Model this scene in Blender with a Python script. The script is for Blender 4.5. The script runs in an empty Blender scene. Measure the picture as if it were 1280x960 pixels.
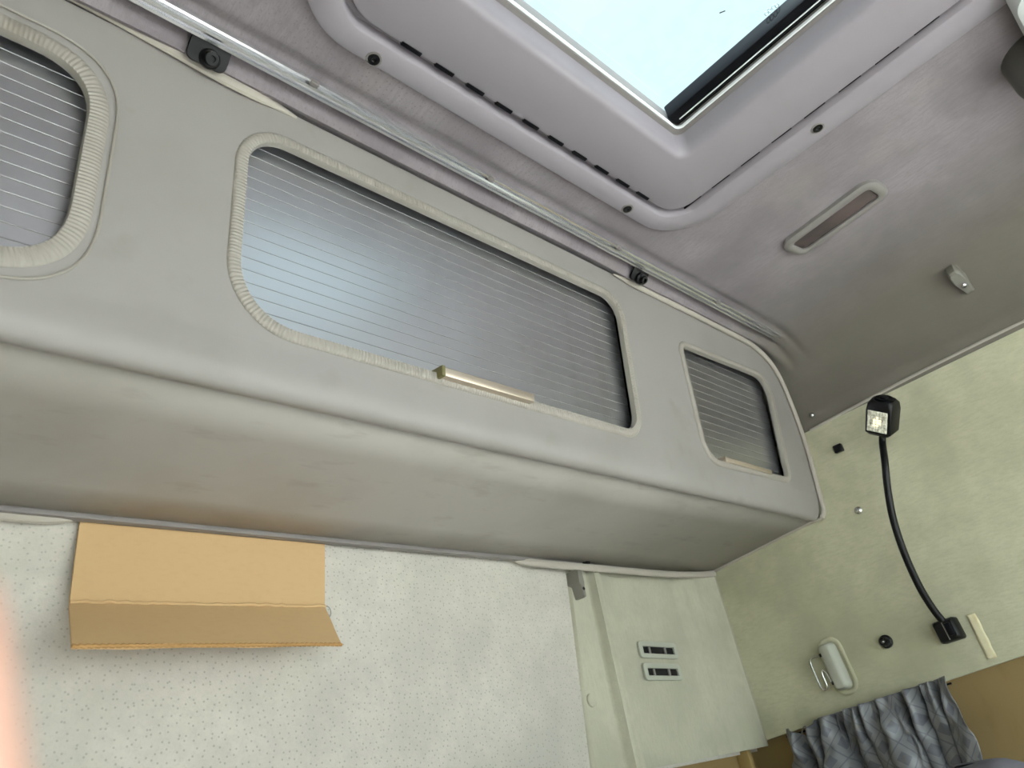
import bpy, bmesh, math, random
import numpy as np
from mathutils import Vector, Matrix, noise

# ------------------------------------------------------------------ camera
scn = bpy.context.scene
COL = scn.collection
FPX = 930.0                       # focal length in pixels of the 1280x960 frame
CAM = np.array([-0.661, 0.0, 1.15])   # camera in the cab: x across, y rearwards, z up
R = np.array([[0.72491467, 0.22224173, 0.65200256],
              [-0.66593389, 0.46815723, 0.58082774],
              [-0.17615555, -0.85524115, 0.48737234]])
cd = bpy.data.cameras.new('camera')
cd.sensor_fit = 'HORIZONTAL'; cd.sensor_width = 36.0
cd.lens = FPX / 1280 * 36.0
cd.clip_start = 0.01; cd.clip_end = 300
cam = bpy.data.objects.new('camera', cd)
COL.objects.link(cam)
M = Matrix.Identity(4)
for i in range(3):
    M[i][0] = R[i][0]; M[i][1] = -R[i][1]; M[i][2] = -R[i][2]; M[i][3] = CAM[i]
cam.matrix_world = M
cd.dof.use_dof = True
cd.dof.focus_distance = 1.15
cd.dof.aperture_fstop = cd.lens / 3.2
scn.camera = cam

# ------------------------------------------------------------------ light
world = bpy.data.worlds.new('overcast_sky'); scn.world = world
world.use_nodes = True
wb = world.node_tree.nodes['Background']
wb.inputs[0].default_value = (0.90, 0.975, 1.0, 1)
wb.inputs[1].default_value = 2.3
sun = bpy.data.lights.new('sun', 'SUN'); sun.energy = 34; sun.angle = math.radians(3); sun.color = (1.0, 0.99, 1.0)
so_ = bpy.data.objects.new('sun', sun); COL.objects.link(so_)      # sun from the front and side, falling on floor and seats
so_.rotation_euler = Vector((0.60, 0.30, -0.82)).to_track_quat('-Z', 'Y').to_euler()
scn.view_settings.view_transform = 'Standard'
scn.view_settings.look = 'None'
scn.view_settings.gamma = 1
scn.view_settings.exposure = 1.27
scn.view_settings.use_curve_mapping = False
scn.cycles.max_bounces = 10
scn.cycles.diffuse_bounces = 6
scn.cycles.use_denoising = True
scn.cycles.sample_clamp_indirect = 6

def portal(name, loc, direction, sx, sy):
    l = bpy.data.lights.new(name, 'AREA'); l.shape = 'RECTANGLE'
    l.size = sx; l.size_y = sy; l.cycles.is_portal = True
    o = bpy.data.objects.new(name, l); COL.objects.link(o)
    o.location = loc
    o.rotation_euler = Vector(direction).to_track_quat('-Z', 'Y').to_euler()
# daylight openings of the cab (sampling guides for the sky light)
portal('windscreen_portal', (0, -1.62, 1.15), (0, 1, 0), 1.9, 0.95)
portal('side_window_portal', (1.10, -0.83, 1.12), (-1, 0, 0), 1.2, 0.8)
portal('side_window_portal', (-1.10, -0.83, 1.12), (1, 0, 0), 1.2, 0.8)
portal('hatch_portal', (0, 0.02, 2.06), (0, 0, -1), 0.5, 0.66)

# ------------------------------------------------------------------ helpers
# all shapes are laid out relative to the camera position; obj() moves them to the cab frame
def W(p):
    return R @ (np.array([p[0] - 640, p[1] - 480, FPX]) / FPX)
def onx(p, x): v = W(p); return v * x / v[0]
def ony(p, y): v = W(p); return v * y / v[1]
def onz(p, z): v = W(p); return v * z / v[2]
FV = np.array([0, -0.1392, 0.9903])          # up direction of the locker face (leans 8 degrees)
FN = np.array([0, -0.9903, -0.1392])         # its outward normal
FP = np.array([0, 0.65687, 0.44704])
def onface(p, off=0.0):
    r = W(p); return r * ((FP @ FN + off) / (r @ FN))
def face(x, s, off=0.0):                      # x across, s up the face, off out of it
    return np.array([x, 0, 0]) + FP + FV * s + FN * off

ORG = {}
def empty(name, label, cat, loc, group=None):
    o = bpy.data.objects.new(name, None); COL.objects.link(o)
    o.empty_display_size = 0.05
    loc = np.array(loc, float) + CAM
    o.location = loc; ORG[o.name] = loc
    tag(o, label, cat, group)
    return o
def tag(o, label=None, cat=None, group=None, kind=None):
    if label: o['label'] = label
    if cat: o['category'] = cat
    if group: o['group'] = group
    if kind: o['kind'] = kind
    return o
def link(name, me, mat, parent=None, smooth=35):
    """me holds camera-relative coordinates."""
    o = bpy.data.objects.new(name, me); COL.objects.link(o)
    n = len(me.vertices)
    co = np.empty(n * 3, np.float32); me.vertices.foreach_get('co', co)
    co = co.reshape(-1, 3).astype(float) + CAM
    if parent is None:
        org = np.array([(co[:, 0].min() + co[:, 0].max()) / 2, (co[:, 1].min() + co[:, 1].max()) / 2, co[:, 2].min()])
        o.location = org
    else:
        org = ORG[parent.name]; o.parent = parent
    ORG[o.name] = org
    co -= org
    me.vertices.foreach_set('co', co.astype(np.float32).ravel())
    if mat: me.materials.append(mat)
    if smooth:
        me.polygons.foreach_set('use_smooth', [True] * len(me.polygons))
        me.set_sharp_from_angle(angle=math.radians(smooth))
    me.update()
    return o
def mesh(vs, fs):
    me = bpy.data.meshes.new('m')
    me.from_pydata([tuple(map(float, v)) for v in vs], [], fs)
    return me
def obj(name, vf, mat, parent=None, smooth=35, fix=True):
    if isinstance(vf, bpy.types.Mesh): me = vf
    else: me = mesh(*vf)
    if fix:
        bm = bmesh.new(); bm.from_mesh(me)
        bmesh.ops.recalc_face_normals(bm, faces=bm.faces)
        bm.to_mesh(me); bm.free()
    return link(name, me, mat, parent, smooth)
def join(*vfs):
    V, F = [], []
    for v, f in vfs:
        k = len(V); V += [tuple(map(float, q)) for q in v]; F += [tuple(i + k for i in g) for g in f]
    return V, F
def tomesh_vf(me):
    return [tuple(v.co) for v in me.vertices], [tuple(p.vertices) for p in me.polygons]

class Fr:
    """local frame: origin and three axes"""
    def __init__(s, o, x=(1, 0, 0), y=(0, 1, 0), z=(0, 0, 1)):
        s.o = np.array(o, float); s.x, s.y, s.z = [np.array(a, float) / np.linalg.norm(a) for a in (x, y, z)]
    def __call__(s, a, b, c=0.0): return s.o + s.x * a + s.y * b + s.z * c
    def map(s, vs): return [s(*v) for v in vs]

def box(fr, x0, x1, y0, y1, z0, z1, bev=0.0, seg=2):
    bm = bmesh.new()
    vs = [bm.verts.new((x, y, z)) for x in (x0, x1) for y in (y0, y1) for z in (z0, z1)]
    for f in ((0, 1, 3, 2), (4, 6, 7, 5), (0, 4, 5, 1), (2, 3, 7, 6), (0, 2, 6, 4), (1, 5, 7, 3)):
        bm.faces.new([vs[i] for i in f])
    if bev > 0:
        bmesh.ops.bevel(bm, geom=list(bm.edges), offset=bev, segments=seg, profile=0.5, affect='EDGES')
    bm.verts.index_update()
    r = fr.map([v.co for v in bm.verts]), [tuple(v.index for v in f.verts) for f in bm.faces]
    bm.free(); return r
def rrect(x0, x1, y0, y1, r, n=8):
    if not isinstance(r, (list, tuple)): r = [r] * 4      # bl br tr tl
    pts = []
    for (cx, cy, a0, q) in ((x0 + r[0], y0 + r[0], 180, r[0]), (x1 - r[1], y0 + r[1], 270, r[1]),
                            (x1 - r[2], y1 - r[2], 0, r[2]), (x0 + r[3], y1 - r[3], 90, r[3])):
        for i in range(n + 1):
            a = math.radians(a0 + 90 * i / n); pts.append((cx + q * math.cos(a), cy + q * math.sin(a)))
    return pts
def plate(fr, outer, holes=(), th=0.004, bev=0.0, z=0.0, res=2):
    """flat plate with holes from 2D outlines, top at z, thickness th downwards"""
    cu = bpy.data.curves.new('c', 'CURVE'); cu.dimensions = '2D'; cu.fill_mode = 'BOTH'
    for pts in [outer] + list(holes):
        sp = cu.splines.new('POLY'); sp.points.add(len(pts) - 1); sp.use_cyclic_u = True
        for q, (x, y) in zip(sp.points, pts): q.co = (x, y, 0, 1)
    cu.extrude = th / 2 - bev; cu.bevel_depth = bev; cu.bevel_resolution = res; cu.offset = -bev
    o = bpy.data.objects.new('c', cu); COL.objects.link(o)
    dg = bpy.context.evaluated_depsgraph_get()
    me = bpy.data.meshes.new_from_object(o.evaluated_get(dg))
    bm = bmesh.new(); bm.from_mesh(me); bmesh.ops.remove_doubles(bm, verts=bm.verts, dist=1e-6)
    bm.verts.index_update()
    vf = [fr(v.co.x, v.co.y, v.co.z - th / 2 + z) for v in bm.verts], [tuple(v.index for v in f.verts) for f in bm.faces]
    bm.free(); bpy.data.objects.remove(o); bpy.data.curves.remove(cu); bpy.data.meshes.remove(me)
    return vf
def resample(pts, step, closed=False):
    pts = [np.array(p, float) for p in pts]
    if closed: pts = pts + [pts[0]]
    L = [0]
    for a, b in zip(pts, pts[1:]): L.append(L[-1] + np.linalg.norm(b - a))
    n = max(2, int(round(L[-1] / step)))
    out = []; k = 0
    for i in range(n if closed else n + 1):
        t = L[-1] * i / n
        while k < len(L) - 2 and L[k + 1] < t: k += 1
        d = L[k + 1] - L[k]; out.append(pts[k] + (pts[k + 1] - pts[k]) * ((t - L[k]) / d if d else 0))
    return out
def smoothpath(pts, step=0.01, it=3):
    pts = [np.array(p, float) for p in pts]
    for _ in range(it):
        q = [pts[0]]
        for a, b in zip(pts, pts[1:]): q += [a * .75 + b * .25, a * .25 + b * .75]
        q.append(pts[-1]); pts = q
    return resample(pts, step)
def sweep(path, prof, nrm, closed=False, scale=None, cap=True):
    """prof = [(a,b)]: a sideways (tangent x normal), b along the normal. nrm vector or list"""
    n = len(path); m = len(prof); V = []
    for i, p in enumerate(path):
        a = path[(i - 1) % n] if closed or i > 0 else path[i]
        b = path[(i + 1) % n] if closed or i < n - 1 else path[i]
        t = b - a; t = t / np.linalg.norm(t)
        N = np.array(nrm[i] if isinstance(nrm, list) else nrm, float)
        s = np.cross(t, N); s /= np.linalg.norm(s); N2 = np.cross(s, t)
        k = scale[i] if scale is not None else 1.0
        for (u, v) in prof: V.append(p + s * u * k + N2 * v * k)
    F = []
    for i in range(n if closed else n - 1):
        j = (i + 1) % n
        for q in range(m):
            r = (q + 1) % m
            F.append((i * m + q, j * m + q, j * m + r, i * m + r))
    if cap and not closed:
        F.append(tuple(range(m))); F.append(tuple(range((n - 1) * m, n * m)))
    return V, F
def circ(r, n=10): return [(r * math.cos(2 * math.pi * i / n), r * math.sin(2 * math.pi * i / n)) for i in range(n)]
def tube(path, r, n=10, closed=False, scale=None):
    t = path[1] - path[0]
    N = np.array((0.31, 0.17, 0.93)); N -= t * (N @ t) / (t @ t)
    path = [np.array(p, float) for p in path]; nl = []
    for i in range(len(path)):
        a = path[i - 1] if i > 0 else path[0]; b = path[i + 1] if i < len(path) - 1 else path[-1]
        t = b - a; N = N - t * (N @ t) / (t @ t); N = N / np.linalg.norm(N); nl.append(N.copy())
    return sweep(path, circ(r, n), nl, closed, scale)
def lathe(fr, prof, n=20):
    """prof [(r,h)] around fr.z"""
    V = []; F = []
    for (r, h) in prof:
        for i in range(n):
            a = 2 * math.pi * i / n; V.append(fr(r * math.cos(a), r * math.sin(a), h))
    for k in range(len(prof) - 1):
        for i in range(n):
            j = (i + 1) % n; F.append((k * n + i, k * n + j, (k + 1) * n + j, (k + 1) * n + i))
    F.append(tuple(range(n))); F.append(tuple(range((len(prof) - 1) * n, len(prof) * n)))
    return V, F
def loft(fr, sections):
    """sections: list of (outline2d, z)"""
    m = len(sections[0][0]); V = []; F = []
    for out, z in sections:
        V += [fr(a, b, z) for a, b in out]
    for k in range(len(sections) - 1):
        for i in range(m):
            j = (i + 1) % m; F.append((k * m + i, k * m + j, (k + 1) * m + j, (k + 1) * m + i))
    F.append(tuple(range(m))); F.append(tuple(range((len(sections) - 1) * m, len(sections) * m)))
    return V, F
def grid(fn, us, vs):
    V = [fn(u, v) for u in us for v in vs]; n = len(vs)
    F = [(i * n + j, i * n + j + 1, (i + 1) * n + j + 1, (i + 1) * n + j) for i in range(len(us) - 1) for j in range(n - 1)]
    return V, F

# ------------------------------------------------------------------ materials
def lin(c):
    return tuple(((v / 255) / 12.92 if v / 255 <= 0.04045 else ((v / 255 + 0.055) / 1.055) ** 2.4) for v in c) + (1,)
class Mat:
    def __init__(s, name, rgb, rough=0.6, spec=0.4, metal=0.0):
        s.m = bpy.data.materials.new(name); s.m.use_nodes = True
        s.t = s.m.node_tree; s.b = s.t.nodes['Principled BSDF']
        s.b.inputs['Base Color'].default_value = lin(rgb)
        s.b.inputs['Roughness'].default_value = rough
        s.b.inputs['Metallic'].default_value = metal
        s.b.inputs['Specular IOR Level'].default_value = spec
        s.col = None; s.rgb = lin(rgb); s.bump = None
        s.tc = s.t.nodes.new('ShaderNodeTexCoord')
    def n(s, typ, **kw):
        nd = s.t.nodes.new(typ)
        for k, v in kw.items():
            if k.startswith('i_'):
                nd.inputs[k[2:].replace('_', ' ')].default_value = v
            else: setattr(nd, k, v)
        return nd
    def color(s):
        if s.col is None:
            r = s.n('ShaderNodeRGB'); r.outputs[0].default_value = s.rgb; s.col = r.outputs[0]
        return s.col
    def mix(s, fac, rgb):
        mx = s.n('ShaderNodeMix', data_type='RGBA'); s.t.links.new(fac, mx.inputs[0])
        s.t.links.new(s.color(), mx.inputs[6]); mx.inputs[7].default_value = lin(rgb)
        s.col = mx.outputs[2]; s.t.links.new(s.col, s.b.inputs['Base Color']); return s
    def ramp(s, out, lo, hi, a=0.0, b=1.0):
        mr = s.n('ShaderNodeMapRange'); mr.inputs[1].default_value = lo; mr.inputs[2].default_value = hi
        mr.inputs[3].default_value = a; mr.inputs[4].default_value = b
        s.t.links.new(out, mr.inputs[0]); return mr.outputs[0]
    def coords(s, scale=(1, 1, 1)):
        mp = s.n('ShaderNodeMapping'); mp.inputs['Scale'].default_value = scale
        s.t.links.new(s.tc.outputs['Object'], mp.inputs[0]); return mp.outputs[0]
    def noise(s, scale, detail=4, sc=(1, 1, 1), rough=0.55):
        nz = s.n('ShaderNodeTexNoise'); nz.inputs['Scale'].default_value = scale
        nz.inputs['Detail'].default_value = detail; nz.inputs['Roughness'].default_value = rough
        s.t.links.new(s.coords(sc), nz.inputs['Vector']); return nz.outputs['Fac']
    def stain(s, scale, rgb, lo=0.5, hi=0.75, amt=0.6, sc=(1, 1, 1), detail=5):
        return s.mix(s.ramp(s.noise(scale, detail, sc), lo, hi, 0, amt), rgb)
    def dots(s, scale, rgb, size=0.17, amt=0.7, rnd=0.75, ax=2, fade=None):
        v = s.n('ShaderNodeTexVoronoi', voronoi_dimensions='2D'); v.inputs['Scale'].default_value = scale; v.inputs['Randomness'].default_value = rnd
        sp = s.n('ShaderNodeSeparateXYZ'); cb = s.n('ShaderNodeCombineXYZ')
        s.t.links.new(s.coords(), sp.inputs[0]); s.t.links.new(sp.outputs[0], cb.inputs[0]); s.t.links.new(sp.outputs[ax], cb.inputs[1])
        s.t.links.new(cb.outputs[0], v.inputs['Vector'])
        fac = s.ramp(v.outputs['Distance'], size, size * 0.55, 0, amt)
        if fade:
            ab = s.n('ShaderNodeMath', operation='ABSOLUTE'); s.t.links.new(sp.outputs[0], ab.inputs[0])
            mu = s.n('ShaderNodeMath', operation='MULTIPLY'); s.t.links.new(fac, mu.inputs[0])
            s.t.links.new(s.ramp(ab.outputs[0], fade[0], fade[1], 1, 0), mu.inputs[1]); fac = mu.outputs[0]
        return s.mix(fac, rgb)
    def relief(s, out, strength=0.2, dist=0.001):
        b = s.n('ShaderNodeBump'); b.inputs['Strength'].default_value = strength; b.inputs['Distance'].default_value = dist
        s.t.links.new(out, b.inputs['Height'])
        if s.bump: s.t.links.new(s.bump, b.inputs['Normal'])
        s.bump = b.outputs[0]; s.t.links.new(s.bump, s.b.inputs['Normal']); return s
    def rough(s, out, lo, hi, a, b):
        s.t.links.new(s.ramp(out, lo, hi, a, b), s.b.inputs['Roughness']); return s

def plastic(name, rgb, rough=0.5, grain=900, amt=0.12, dirt=None, spec=0.4):
    m = Mat(name, rgb, rough, spec)
    if dirt: m.stain(5, dirt, 0.48, 0.75, 0.35); m.stain(14, dirt, 0.58, 0.72, 0.35, (1, 2.5, 1))
    if grain: m.relief(m.noise(grain, 2), amt, 0.0006)
    return m.m
def fabric(name, rgb, dirt, dots=None, weave=(1, 1, 1), extra=None, dsc=95, dax=2):
    m = Mat(name, rgb, 0.95, 0.1)
    m.stain(4.5, dirt, 0.42, 0.68, 0.75); m.stain(11, dirt, 0.45, 0.7, 0.5)
    m.stain(60, dirt, 0.42, 0.75, 0.4, weave)
    m.stain(300, dirt, 0.5, 0.7, 0.35, weave)
    if extra: m.stain(7, extra, 0.55, 0.75, 0.4)
    if dots: m.dots(dsc, dots, 0.16, 0.48 if dax == 2 else 0.5, 0.8, dax, (0.25, 0.6) if dax == 1 else (0.25, 1.3))
    if dax == 1:      # olive wall bounce and cove shade mixed into the colour towards the sides
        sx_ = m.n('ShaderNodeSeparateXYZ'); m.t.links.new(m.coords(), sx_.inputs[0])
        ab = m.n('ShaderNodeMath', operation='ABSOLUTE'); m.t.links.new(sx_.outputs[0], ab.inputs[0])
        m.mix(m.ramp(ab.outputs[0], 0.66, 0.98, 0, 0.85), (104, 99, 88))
    m.relief(m.noise(420, 3, weave), 0.35, 0.0012)
    m.b.inputs['Sheen Weight'].default_value = 0.15
    return m.m

M_FACE = plastic('locker_vinyl', (140, 135, 132), 0.46, 700, 0.16, (120, 114, 108))
M_UNDER = plastic('locker_underside_vinyl', (162, 157, 151), 0.62, 700, 0.15, (132, 126, 118), 0.3)
M_LIP = plastic('locker_rear_lip', (120, 114, 112), 0.5, 0)
M_TRIM = plastic('edge_rubber', (146, 140, 132), 0.45, 0, 0, (128, 119, 108))
M_PIPE = plastic('piping_cloth', (165, 158, 148), 0.8, 500, 0.3)
M_DARK = plastic('dark_inside', (22, 21, 20), 0.9, 0)
M_BLACK = plastic('black_plastic', (12, 12, 14), 0.36, 0, 0, None, 0.25)
M_RUBBER = plastic('black_rubber', (7, 7, 12), 0.5, 0, 0, None, 0.15)
M_HATCH = plastic('hatch_frame_plastic', (140, 133, 139), 0.38, 800, 0.1, (133, 125, 131), 0.35)
M_WHITE = plastic('white_seal', (225, 228, 230), 0.4, 0)
M_HOOK = plastic('grey_hook_plastic', (122, 119, 111), 0.5, 0)
M_BEZEL = plastic('lamp_bezel_plastic', (126, 121, 118), 0.45, 0)
M_VENT = plastic('vent_plastic', (172, 173, 160), 0.5, 0)
M_TANP = plastic('tan_board', (140, 118, 78), 0.6, 300, 0.1, (122, 100, 62))
M_FLOOR = plastic('floor_covering', (170, 168, 166), 0.8, 200, 0.2)
M_CONSOLE = plastic('pale_console', (205, 208, 208), 0.5, 0)
M_PILLAR = plastic('pillar_cover_plastic', (120, 118, 114), 0.5, 0)
M_DOME = plastic('dome_plastic', (78, 76, 72), 0.5, 0)
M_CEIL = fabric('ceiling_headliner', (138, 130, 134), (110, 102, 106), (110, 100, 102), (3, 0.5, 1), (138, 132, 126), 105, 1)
M_REAR = fabric('rear_wall_cloth', (196, 190, 181), (170, 166, 158), (126, 123, 116), (1, 1, 1), (176, 176, 160))
M_SIDE = fabric('side_wall_cloth', (194, 191, 165), (160, 158, 134), None, (1, 1, 4), (188, 188, 156))
M_PANEL = fabric('corner_panel_cloth', (184, 181, 162), (162, 160, 144), None, (3, 1, 1), (170, 170, 148))
M_STEEL = Mat('steel', (200, 200, 198), 0.25, 0.5, 1.0).m
M_ALU = Mat('rail_aluminium', (238, 238, 240), 0.24, 0.5, 0.92).m
M_HANDLE = Mat('anodised_handle', (196, 182, 165), 0.38, 0.5, 0.75).m
M_BRASS = plastic('handle_end_cap', (104, 98, 62), 0.5, 0)
m = Mat('tambour_slat', (202, 203, 207), 0.32, 0.5, 0.97)
m.stain(6, (150, 145, 140), 0.60, 0.74, 0.5, (1, 1, 1.2)); m.stain(2.5, (176, 170, 164), 0.5, 0.8, 0.4)
m.relief(m.noise(1200, 2), 0.03, 0.0004)
M_SLAT = m.m
M_BACK = plastic('tambour_backing', (126, 124, 122), 0.6, 0)
m = Mat('cardboard', (194, 162, 120), 0.85, 0.15)
m.stain(9, (194, 164, 124), 0.4, 0.7, 0.5); m.stain(160, (184, 152, 112), 0.5, 0.7, 0.25, (0.5, 1, 1))
m.relief(m.noise(140, 2, (3, 0.3, 0.3)), 0.12, 0.0006)
M_CARD = m.m
m = Mat('cardboard_edge', (170, 132, 86), 0.9, 0.1); M_CARDE = m.m
m = Mat('tape', (214, 206, 172), 0.55, 0.3); m.stain(30, (190, 170, 118), 0.5, 0.65, 0.7); M_TAPE = m.m
m = Mat('seat_cloth', (92, 90, 96), 0.9, 0.15); m.relief(m.noise(500, 2), 0.4, 0.001); M_SEAT = m.m
m = Mat('lamp_lens', (70, 62, 62), 0.22, 0.5); m.stain(12, (92, 74, 76), 0.4, 0.7, 0.7); M_LENS = m.m
m = Mat('gravel', (150, 149, 147), 0.95, 0.1); m.stain(0.6, (128, 128, 124), 0.4, 0.7, 0.6); M_GRASS = m.m
m = Mat('skin', (204, 162, 144), 0.5, 0.35); m.stain(60, (196, 146, 128), 0.45, 0.7, 0.35)
m.b.inputs['Subsurface Weight'].default_value = 0.12; m.b.inputs['Subsurface Radius'].default_value = (0.008, 0.003, 0.002); m.b.inputs['Subsurface Scale'].default_value = 0.5
M_SKIN = m.m
# hatch glass: tinted, slightly dirty
m = Mat('tinted_hatch_glass', (255, 255, 255), 0.05)
tr = m.n('ShaderNodeBsdfTransparent')
dz = m.ramp(m.noise(40, 5), 0.3, 0.9, 1.0, 0.95)
mx = m.n('ShaderNodeMix', data_type='RGBA'); mx.inputs[6].default_value = (0, 0, 0, 1); mx.inputs[7].default_value = (0.415, 0.465, 0.475, 1)
m.t.links.new(dz, mx.inputs[0]); m.t.links.new(mx.outputs[2], tr.inputs[0])
gl = m.n('ShaderNodeBsdfGlossy'); gl.inputs['Roughness'].default_value = 0.05
ms = m.n('ShaderNodeMixShader'); ms.inputs[0].default_value = 0.03; m.t.links.new(tr.outputs[0], ms.inputs[1]); m.t.links.new(gl.outputs[0], ms.inputs[2])
m.t.links.new(ms.outputs[0], m.t.nodes['Material Output'].inputs[0]); M_GLASS = m.m
m = Mat('window_glass', (255, 255, 255), 0.02)
tr = m.n('ShaderNodeBsdfTransparent'); tr.inputs[0].default_value = (0.9, 0.94, 0.93, 1)
m.t.links.new(tr.outputs[0], m.t.nodes['Material Output'].inputs[0]); M_WGLASS = m.m
# curtain: grey satin with woven diamonds
m = Mat('curtain_satin', (118, 119, 122), 0.36, 0.5)
uv = m.n('ShaderNodeUVMap')
sp = m.n('ShaderNodeSeparateXYZ'); m.t.links.new(uv.outputs[0], sp.inputs[0])
def mth(m, op, a, b=None):
    nd = m.n('ShaderNodeMath', operation=op)
    for i, v in enumerate((a, b)):
        if v is None: continue
        if isinstance(v, (int, float)): nd.inputs[i].default_value = v
        else: m.t.links.new(v, nd.inputs[i])
    return nd.outputs[0]
a = mth(m, 'PINGPONG', mth(m, 'ADD', sp.outputs[0], sp.outputs[1]), 0.5)
b = mth(m, 'PINGPONG', mth(m, 'SUBTRACT', sp.outputs[0], sp.outputs[1]), 0.5)
chk = mth(m, 'MULTIPLY', mth(m, 'GREATER_THAN', a, 0.27), mth(m, 'GREATER_THAN', b, 0.27))
m.mix(mth(m, 'MULTIPLY', chk, 0.75), (84, 86, 96))
lns = mth(m, 'LESS_THAN', mth(m, 'MINIMUM', a, b), 0.03)
m.mix(mth(m, 'MULTIPLY', lns, 0.6), (76, 78, 88))
m.stain(40, (120, 112, 92), 0.6, 0.72, 0.5)
M_CURT = m.m

# ------------------------------------------------------------------ the setting
XR, XL, CX = 1.70, -0.378, 0.661       # side walls and middle of the cab (camera-relative)
YR, YF = 1.02, -1.55                   # rear wall, front
ZC, ZF = 0.846, -1.15                  # ceiling, floor
SEAM = 0.646

g = obj('ground', grid(lambda u, v: (u, v, -2.6), np.linspace(-60, 60, 3), np.linspace(-60, 60, 3)), M_GRASS)
tag(g, 'pale gravel ground outside the parked cab', 'ground', kind='structure')
I = Fr((0, 0, 0))
fl = obj('floor', box(I, XL - .05, XR + .05, YF - .1, YR + .05, ZF - .04, ZF), M_FLOOR); tag(fl, kind='structure')

# ceiling: flat middle, coved sides, moulded roll along the rail, hole under the hatch
HX0, HX1, HY0, HY1 = CX - 0.350, CX + 0.350, -0.325, 0.447
def cove(t):          # t 0..1 from flat to seam -> inward offset from wall, drop
    a = t * math.pi / 2
    e = 0.72
    return 0.215 * (1 - math.sin(a) ** e), (ZC - SEAM) * (1 - math.cos(a) ** e)
xs = [(XL + cove(t)[0], cove(t)[1]) for t in np.linspace(1, 0, 13)]
xs += [(x, 0) for x in sorted(list(np.linspace(XL + .26, HX0 - .01, 5)) + [HX0, HX1] + list(np.linspace(HX0 + .05, HX1 - .05, 10)) + list(np.linspace(HX1 + .02, XR - .26, 6)))]
xs += [(XR - cove(t)[0], cove(t)[1]) for t in np.linspace(0, 1, 13)]
ys = sorted(list(np.linspace(YF, HY0 - .02, 6)) + [HY0, HY1] + list(np.linspace(HY0 + .05, HY1 - .04, 8)) + list(np.linspace(HY1 + .01, 0.64, 40)) + [0.68, 0.8, YR])
def dz(y):
    def bump(c, w): return math.exp(-((y - c) / w) ** 2)
    d = 0
    d += 0.005 / (1 + math.exp(-(y - 0.524) / 0.003))         # step before the rail
    d += 0.004 * bump(0.535, 0.006)
    d -= 0.015 * bump(0.589, 0.010)                           # padded roll beside the locker
    d += 0.010 * bump(0.570, 0.006)
    return d
V = []
for (x, drop) in xs:
    fade = max(0, min(1, 1 - drop / 0.06))
    for y in ys:
        wob = 0.0025 * noise.noise(Vector((x * 5, y * 9, 1.3)))
        V.append((x, y, ZC - drop + dz(y) * fade + wob * fade))
F = []; ny = len(ys)
for i in range(len(xs) - 1):
    for j in range(ny - 1):
        if HX0 - 1e-6 <= xs[i][0] and xs[i + 1][0] <= HX1 + 1e-6 and HY0 - 1e-6 <= ys[j] and ys[j + 1] <= HY1 + 1e-6: continue
        F.append((i * ny + j, i * ny + j + 1, (i + 1) * ny + j + 1, (i + 1) * ny + j))
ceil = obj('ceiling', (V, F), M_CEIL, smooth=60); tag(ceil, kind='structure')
so = ceil.modifiers.new('thick', 'SOLIDIFY'); so.thickness = 0.012; so.offset = 1
ceil_n = ceil.data.polygons[0].normal

# rear wall with its edge lips
rw = obj('wall_rear', box(I, XL, XR + .04, YR, YR + .03, 0.012, 0.90), M_REAR); tag(rw, kind='structure')
lowr = obj('wall_rear_lower', box(I, XL, XR + .04, YR + .012, YR + .04, ZF, 0.012), M_TANP); tag(lowr, kind='structure')
# corner panel on the rear wall: seam, rib, flat field, sweep into the corner
def rib(x):
    pts = [(1.143, 0.0), (1.148, 0.007), (1.19, 0.008), (1.229, 0.009), (1.238, 0.030), (1.252, 0.022), (1.266, 0.030), (1.276, 0.006), (1.36, 0.003), (1.48, 0.003), (1.55, 0.006), (1.585, 0.020), (1.62, 0.034), (1.66, 0.041), (1.70, 0.045)]
    for (a, ya), (b, yb) in zip(pts, pts[1:]):
        if a <= x <= b:
            t = (x - a) / (b - a); t = t * t * (3 - 2 * t); return ya + (yb - ya) * t
    return pts[-1][1]
PX = sorted(set([1.143, 1.148] + list(np.linspace(1.15, 1.70, 221))))
PZ = list(np.linspace(0.018, 0.412, 9))
def pan(x, z):
    k = (z - 0.037) / 0.36 * 0.048 * max(0, (1.26 - x) / 0.117) if x < 1.26 else 0     # seam leans
    return (x + k, YR - rib(x), z)
pv, pf = grid(pan, PX, PZ)
n0 = len(pv); pv2 = [(x, YR + .001, z) for x, y, z in pv]
edge = []
for j in range(len(PZ) - 1): edge += [(j, j + 1)]
for j in range(len(PZ) - 1): b0 = (len(PX) - 1) * len(PZ); edge += [(b0 + j, b0 + j + 1)]
for i in range(len(PX) - 1): edge += [(i * len(PZ), (i + 1) * len(PZ))]
pf2 = pf + [(a, b, b + n0, a + n0) for a, b in edge]
tr1 = obj('trim_1', (pv + pv2, pf2), M_PANEL, smooth=60)
tag(tr1, 'moulded grey cloth corner panel with raised rib and two vents', kind='structure')

# side walls
def lowz(y): return 0.028 + (1.003 - y) * 0.079
SY = sorted(list(np.linspace(YF, 1.003, 22)))
def side(x0, x1, name, mat):
    v, f = [], []
    for y in SY:
        zl = lowz(y) if y > -0.3 else lowz(-0.3)
        v += [(x0, y, zl), (x0, y, SEAM), (x1, y, SEAM), (x1, y, zl)]
    for i in range(len(SY) - 1):
        if SY[i + 1] < -0.42 and SY[i] > -1.42: pass
        for q in range(4): f.append((i * 4 + q, i * 4 + (q + 1) % 4, (i + 1) * 4 + (q + 1) % 4, (i + 1) * 4 + q))
    f += [(0, 1, 2, 3), tuple(len(v) - 4 + q for q in range(4))]
    return v, f
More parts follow.
